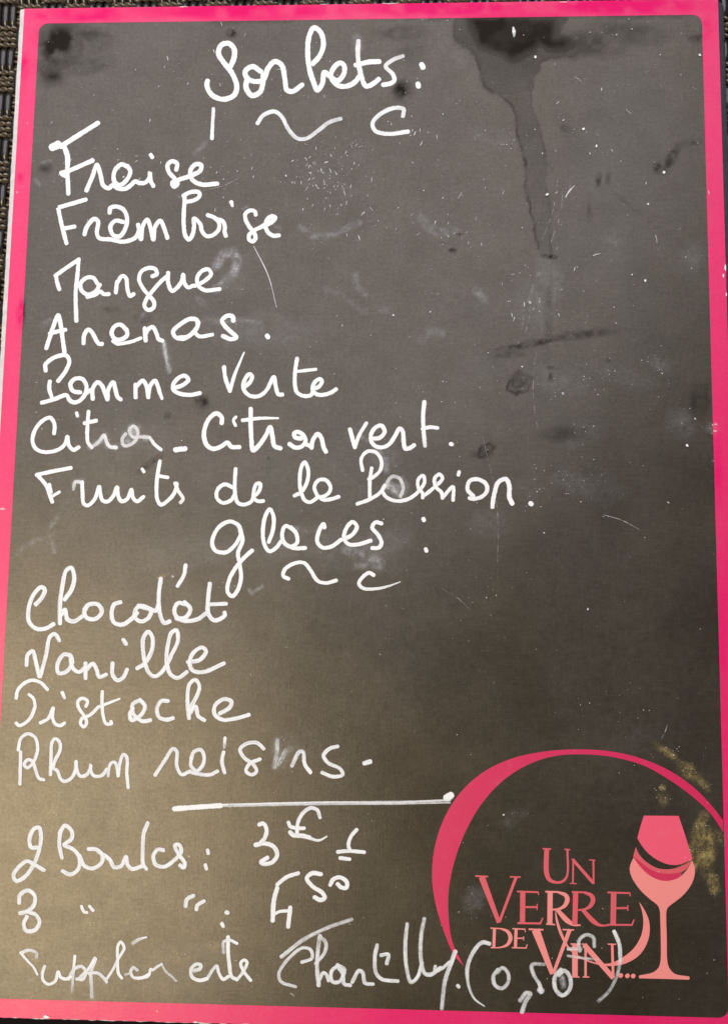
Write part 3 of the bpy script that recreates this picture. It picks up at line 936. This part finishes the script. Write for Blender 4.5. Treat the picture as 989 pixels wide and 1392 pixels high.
T(O_, 21, .86, .42, '88,214 110,190 124,156 110,144 82,170 61,220 60,284 90,314 130,312 160,295', '205,195 235,150 244,102 232,66 212,76 196,140 186,220 186,292', '186,266 206,236 216,275 242,284 276,264', '285,235 302,216 340,215 356,245 330,274 296,270 285,246 296,222', '432,206 406,215 396,255 406,289 440,297 476,274 500,250', '505,220 535,225 556,242 545,270 515,284 490,266 502,226 548,232 576,240 586,215', '596,110 588,180 592,250 610,290 632,284', ('697,55 690,95 664,140', 18, 1, .95), '702,216 666,210 651,240 665,270 700,265 716,232 692,206', '660,272 700,282 745,275 782,250', '796,130 788,200 790,254 815,280 856,260 855,248', ('795,215 862,212', 18))
T(O_, 20, .86, .42, '50,462 55,420 75,405 86,440 102,508', '106,508 130,420 146,346 165,336 184,362', '226,420 200,420 176,460 180,494 210,490 236,452 230,424 236,470 262,490 290,470', '290,515 290,455', '292,482 320,456 335,480 346,510 374,500', '400,455 400,500 420,524 445,510 459,480', ('444,359 455,376', 20), '500,475 530,455 560,400 561,346 545,326 526,350 526,420 545,488 570,508 600,490 640,420 666,360 660,320 640,330 625,380 620,450 636,500 665,514 702,490', '706,450 755,440 780,406 765,390 730,410 713,450 726,484 770,490 852,455')
P_ = (10, 920, 180)
T(P_, 31, .92, .3, '70,158 80,105 125,52 190,26 250,42 304,95', ('165,132 200,165 212,220', 28, 1, .75), ('212,220 180,300 130,350 90,364 70,346', 30), '250,344 310,310 346,232 340,300 360,350 400,364 430,345', ('413,118 430,158', 30, 1, .75), ('590,220 602,182 565,160 530,182 535,230 575,290 595,340 575,374 550,350 560,312 620,286 682,225', 30, .9, .9), ('712,110 710,200 720,300 740,350 782,350 776,334', 30), '690,222,28 760,195,26 842,164,16')
Q = (10, 860, 340)
T(Q, 19, .86, .38, '525,266 497,284 500,322 535,350 566,346', '525,266 545,290 530,325 492,346 486,320 498,300', '636,270 610,270 593,300 601,334 630,344 656,338', '722,300 750,250 760,212 745,187 722,202 713,260 719,338', '720,322 745,292 756,330 780,346', '840,320 880,295 886,272 856,263 821,290 821,324 850,344 900,340 955,325')
T(P_, 31, .85, .4, '85,545 105,460 155,426 208,450 230,530 215,600 190,650 152,680 130,656 155,620 190,630 210,680 240,758 275,768', '103,560 98,800', '325,730 330,600 336,492 360,462 395,490 396,550 362,620 342,680', '345,684 375,700 400,760 430,780 480,756 510,700 516,632', '518,640 522,690 546,740 590,735 620,690 627,655 626,700 650,740 710,735 746,690', ('756,740 762,680 780,642 808,640 824,690 830,740', 30, .7, .85), '830,740 842,650 870,580 894,600 895,720 905,828')
U_ = (200, 990, 320)
T(U_, 19, .82, .35, '35,196 75,135 110,86 125,96 126,160 146,194 180,180', '186,132 196,100 225,90 240,116 234,155 210,178 186,160 186,124', '180,182 220,192 265,195 296,180', '322,100 315,140 326,186', ('328,40 325,82', 16, .95, .45), '490,86 460,61 415,66 391,90 410,125 445,150 460,180 440,195 416,180 430,150 474,130', ('547,50 545,100 535,165', 24, .42, .34), ('550,152 580,95', 30, .26, .2), ('608,158 640,98 655,100 662,150 686,185', 20, .62, .97), '800,76 765,86 741,115 760,145 810,170 821,194 780,203 735,186', ('912,147 936,140', 24))
V_ = (200, 990, 440)
T(V_, 16, .95, .1, ('84,246 150,241 225,236', 18), ('215,234 400,229 560,226 750,226 925,219', 7, .9, .75), ('215,239 400,234 560,232 750,231 925,227', 6, .55, .6), ('250,236 560,229 920,224', 14, .42, .36), ('914,212 927,205', 25))
X_ = (10, 1090, 300)
T(X_, 22, .84, .36, '135,204 110,204 101,170 120,122 144,115 153,160 140,230 115,290 76,340 42,354 30,330 55,290 92,265 122,280 166,305', '240,130 235,190 246,250', '237,140 260,106 290,130 290,164 256,190', '258,195 300,215 325,250 320,300 285,325 250,310', '326,240 346,285 385,298 425,270 426,236 400,213 366,211', '410,222 460,258 480,292 510,288 534,245 540,280 560,300 604,288', '630,95 613,140 608,220 610,280 624,300', '700,216 676,214 656,240 666,280 705,290 752,258 780,222 770,192 752,194 766,230 796,275 790,294 775,284', ('898,216 901,230', 19), ('888,283 893,300', 20))
T(X_, 22, .84, .36, '55,452 60,416 95,396 125,420 120,464 90,490 60,498', '90,490 130,506 146,540 125,574 86,576 76,546 90,514', ('334,468 345,492 358,495', 18), ('370,467 386,486', 18), ('834,420 806,436 800,466', 22), ('882,444 852,464 848,482', 20))
Y_ = (300, 1080, 220)
T(Y_, 32, .88, .3, ('235,184 260,176 281,215 270,264 245,294', 30), '214,308 270,298 325,320 345,366 320,410 270,424 246,414 286,385', ('606,140 590,95 550,82 500,116 472,170 466,230', 27, .75, .95), ('414,170 425,194 460,205 510,206', 27), ('425,230 440,246 500,252 542,262', 32), ('540,266,24 600,280,18 648,256,12', 18), ('830,215 795,256 780,310 790,340', 27), ('715,350 782,344', 28), ('795,344 876,352', 28), ('730,388 786,395', 28), ('36,720 42,722', 32, .85, .85), ('8,788 16,804', 26))
T(Y_, 32, .9, .25, ('474,480 400,506 345,550', 28), ('345,570 325,650 318,770', 33), ('325,732 360,715 425,710', 23), ('425,690 412,808', 32), ('612,486 560,480 526,510 560,560 620,600 636,630 610,644 574,628', 31), ('668,552 690,516 730,506 770,535 766,570 735,566 714,546', 30))
Z1 = (20, 1270, 200)
T(Z1, 28, .85, .22, ('150,155 152,126 100,106 45,125', 28, .5, .9), ('45,125 90,178 130,220 156,270', 19, .95, .85), ('205,214 190,260 196,310 230,334 275,314 296,250 310,285 345,300 380,286', 27, .8, .9), ('408,145 400,220 395,300 388,385', 24, 1, .4), ('366,300 400,236 450,214 480,250 460,300 420,300', 27, .75, .8), ('542,160 500,230 430,300', 26, .92, .75), ('545,165 515,260 518,330 522,420', 30, .85, .5), ('500,262 560,260 600,292 620,320', 26, .8, .75), ('612,312 660,240 700,160 738,90 715,50 696,80 695,180 700,260 722,294', 24, .78, .95), ('796,60,30 835,34,28 888,18,12', 26, .5, .9), ('745,270 775,262', 20, .6, .6), ('826,240 800,222 782,250 800,288 860,290 905,268', 27, .65, .95))
Z2 = (180, 1260, 180)
T(Z2, 28, .85, .22, ('60,380 120,366 140,312 152,320 190,295 222,276', 26, .95, .75), ('222,280 250,330 300,372 328,402', 22, .55, .6), ('462,325 505,312 512,284 480,276 440,312 446,370 500,398 560,385', 34, .68, .9), ('560,385 600,320 632,290 646,340 680,390 716,370', 30, .7, .9), ('716,75 715,180 725,280 742,370 782,392', 34, .95, .85), ('682,190 682,112 720,96 782,122', 28, .5, .95), ('780,395 830,330 856,260 836,246 810,270 832,330 884,398', 30, .8, .9))
W1 = (350, 1220, 310)
T(W1, 20, .8, .3, ('104,256 200,182 300,132 408,94', 21, .85, .55), ('192,280 236,262 230,226 195,218 130,270 93,330 102,364 165,386', 18, .85, .7), ('270,165 262,230 258,300 265,380', 22, .7, .85), ('272,170 296,196 290,240 252,286', 20, .7, .7), '265,362 286,326 300,336 308,360', ('350,294 320,320 325,364 355,364 376,312 346,292', 21, .8, .8), '350,304 370,332 376,374 402,380', '410,366 440,316 456,326 466,370 500,375', '518,206 508,260 515,330 540,354 608,362', ('535,250 566,246 560,286', 20), '648,114 640,200 645,300 665,366 692,345 712,282', ('722,92 708,170 708,270 724,328 748,334 792,306', 22, .6, .85), ('770,298 768,318 800,306 830,280', 18), ('856,234 835,292 812,360 798,480', 23, .85, .6), ('867,381 871,387', 19))
W2 = (610, 1240, 270)
T(W2, 24, .8, .2, ('200,156 165,150 122,195 92,270 96,360,18 126,430,14 176,468,8', 25, .9, .75), ('242,285 220,320 230,364 265,378 294,345 290,296 262,276 240,300', 24, .8, .7), ('352,440 384,402 404,405 382,440 362,495', 27, .65, .8), ('474,258 412,262 420,310 450,360 456,398', 24, .5, .85), ('452,385 460,390', 36, .75, .7), ('556,285 526,320 530,385 565,413 600,380 600,322 572,290 545,312', 26, .85, .8), ('560,330 568,362', 40, .3, .3), ('722,170 716,126 682,112 646,140 650,192', 22, .65, .75), ('590,216 650,226 742,236', 17, .7, .3), ('592,182 656,182', 22, .6, .5), ('820,95 846,160 851,240', 24, .95, .8), ('851,240 832,320 792,395 742,442', 24, .6, .35))

for region, w_, dens, blue, strokes in TEXT:
    thinner = .80 if region is W2 else .88 if region is W1 else 1.0
    items = []
    for s in strokes:
        if isinstance(s, str):
            s = (s,)
        pts = parse(region, s[0], s[1] if len(s) > 1 else w_)
        a0 = s[2] if len(s) > 2 else dens
        a1 = s[3] if len(s) > 3 else a0
        a0, a1 = a0 * thinner, a1 * thinner
        P = np.array(pts)
        items.append((pts, a0, a1, P[:, 0].min() - 7, P[:, 0].max() + 7, P[:, 1].min() - 12, P[:, 1].max() + 12))
    # strokes that touch or nearly touch make one word
    words = []
    for it in items:
        hit = [w for w in words if any(it[3] < o[4] and it[4] > o[3] and it[5] < o[6] and it[6] > o[5] for o in w)]
        new = sum(hit, []) + [it]
        words = [w for w in words if w not in hit] + [new]
    for wd in words:
        r = Ribbon()
        for it in sorted(wd, key=items.index):
            r.add(it[0], it[1], it[2], blue)
        r.build('handwritten_word', M_CHALK)

# ---- scratches and fine chalk flecks --------------------------------------
SCR = [(345, 335, 376, 418, 1.7, .85), (820, 700, 868, 720, 1.2, .4), (655, 590, 675, 790, 1.0, .16), (757, 245, 735, 330, 1.4, .10), (765, 255, 748, 330, 1.2, .07), (722, 390, 708, 470, 1.3, .12), (712, 395, 700, 480, 1.2, .08), (775, 250, 752, 300, 1, .06), (600, 800, 640, 830, 1, .15),
       (768, 268, 780, 253, 2.4, .8), (805, 348, 816, 345, 2, .6), (890, 320, 892, 330, 1.6, .6), (300, 30, 302, 36, 1.4, .5), (697, 38, 698, 50, 5, .95), (780, 105, 790, 112, 1.3, .4), (850, 150, 858, 156, 1.3, .4), (627, 262, 622, 270, 1.3, .5),
       (330, 240, 275, 260, 1.2, .14), (232, 985, 236, 991, 2, .4), (395, 1350, 400, 1354, 2.4, .6), (730, 585, 728, 480, 1, .12), (906, 985, 898, 1004, 1.6, .35), (240, 265, 255, 280, 1.2, .2), (375, 95, 392, 96, 1.5, .35)]
for cx, cy, rx, ry, num in ((440, 235, 55, 38, 60), (470, 285, 60, 30, 14), (560, 180, 60, 30, 14), (330, 120, 150, 70, 16), (620, 300, 120, 90, 14), (800, 240, 130, 120, 12), (720, 410, 60, 40, 12), (130, 230, 70, 60, 12), (260, 230, 90, 40, 14)):
    for _ in range(num):
        x, y, L, t = rnd.gauss(cx, rx * .55), rnd.gauss(cy, ry * .55), rnd.uniform(1.5, 6.5), rnd.gauss(1.75, .5)
        SCR.append((x, y, x + math.cos(t) * L, y + math.sin(t) * L, rnd.uniform(.9, 1.8), rnd.uniform(.3, .85)))
r = Ribbon()
for (xa, ya, xb, yb, ww, a) in SCR:
    mx_, my_ = (xa + xb) / 2 + (yb - ya) * .05, (ya + yb) / 2 - (xb - xa) * .05
    r.add([(xa, ya, ww * .6), (mx_, my_, ww * 1.2), (xb, yb, ww * .6)], a * .8, a * .55, .1)
r.build('scratch_marks', M_CHALK)['kind'] = 'stuff'

v, f, at = [], [], []
spots = []
for _ in range(1150):
    spots.append((rnd.uniform(45, 975), 25 + (rnd.random() ** 1.35) * 1340, rnd.lognormvariate(-.62, .42), .12 + .75 * rnd.random() ** 2.4))
for (cx, cy, rx, ry, ang, amt, ns) in DUST + CRUST:
    if rx * ry < 1600:
        for _ in range(int(3 + amt * (70 if amt < .2 else 10))):
            spots.append((rnd.gauss(cx, rx * .5), rnd.gauss(cy, ry * .5), rnd.lognormvariate(-.6, .4), rnd.uniform(.15, .7)))
for (cx, cy, rx, ry, num) in ((440, 240, 60, 70, 90), (470, 210, 30, 30, 40), (350, 130, 200, 60, 50), (700, 190, 60, 20, 40), (620, 330, 60, 60, 40), (750, 400, 80, 60, 70), (800, 510, 90, 30, 70), (130, 240, 60, 60, 40), (620, 520, 90, 50, 50), (480, 430, 60, 60, 30), (780, 650, 60, 30, 60), (300, 240, 80, 40, 40), (655, 800, 80, 60, 30), (830, 960, 70, 30, 30)):
    for _ in range(num):
        spots.append((rnd.gauss(cx, rx * .6), rnd.gauss(cy, ry * .6), rnd.lognormvariate(-.6, .45), .15 + .6 * rnd.random() ** 1.6))
for (x, y, s, a) in ((697, 44, 3.2, 1), (727, 78, 2, .9), (765, 164, 2, .9), (792, 176, 2.2, .9), (810, 199, 2, .9), (743, 265, 2.2, .9), (901, 235, 2.6, .95), (933, 606, 2.6, 1), (975, 577, 2.4, .8), (876, 382, 2, .9), (858, 374, 1.6, .8), (907, 683, 2, .7), (950, 75, 2.2, .8), (880, 278, 1.8, .7), (798, 828, 1.8, .6)):
    spots.append((x, y, s, a))
z = ZC[0] + 3e-5
for (x, y, s, a) in spots:
    n = rnd.choice((4, 5, 6))
    st = rnd.uniform(.3, 1.0)
    th = rnd.uniform(0, 3.14)
    P = []
    for k_ in range(n):
        t = 2 * math.pi * k_ / n + rnd.uniform(-.3, .3)
        u, q = math.cos(t) * s * rnd.uniform(.7, 1.2), math.sin(t) * s * st * rnd.uniform(.7, 1.2)
        P.append((x + u * math.cos(th) - q * math.sin(th), y + u * math.sin(th) + q * math.cos(th)))
    X = unproject_np(np.array(P))
    if abs(X[:, 0]).max() > IW or abs(X[:, 1]).max() > IH:
        continue
    b0 = len(v)
    z += 2e-8
    for p in X[::-1]:
        v.append((p[0], p[1], z))
        at.append((a, .2, .0, 1))
    f.append(tuple(range(b0, b0 + n)))
# chips where the print is knocked off the border, down to the white core
for (x, y, a_, b_, al) in ((63, 1382, 5, 2.6, .95), (58, 1385, 3, 1.6, .8), (266, 1389, 4, 1.3, .7), (985, 364, 2.0, 5, .95), (982, 375, 1.3, 3, .7), (986.3, 401, 1.2, 2.6, .9), (4, 692, 4, 1.5, .55), (528, 5.5, 10, 1.0, .55), (440, 6.5, 5, .8, .45), (765, 3.5, 6, .8, .5), (250, 10, 6, .8, .5), (24, 262, 1.2, 1.2, .5), (38, 168, 1, 1, .35), (214, 1374, 1.2, 1.2, .5), (979.5, 68, 1, 2, .6), (971, 586, 3, 1.5, .4), (972, 577, 2.5, 1.2, .45)):
    n = 9
    P = [(x + math.cos(2 * math.pi * q / n) * a_ * rnd.uniform(.55, 1.25), y + math.sin(2 * math.pi * q / n) * b_ * rnd.uniform(.55, 1.25)) for q in range(n)]
    X = unproject_np(np.array(P))
    b0 = len(v)
    z += 2e-8
    for p in X[::-1]:
        v.append((max(-HW, min(HW, p[0])), max(-HH, min(HH, p[1])), z))
        at.append((al, .2, .0, 1))
    f.append(tuple(range(b0, b0 + n)))
me = mesh('chalk_flecks', v, f)
ca = me.color_attributes.new('ink', 'FLOAT_COLOR', 'POINT')
ca.data.foreach_set('color', np.array(at, np.float32).ravel())
bpart('chalk_flecks', me, M_CHALK, kind='stuff')
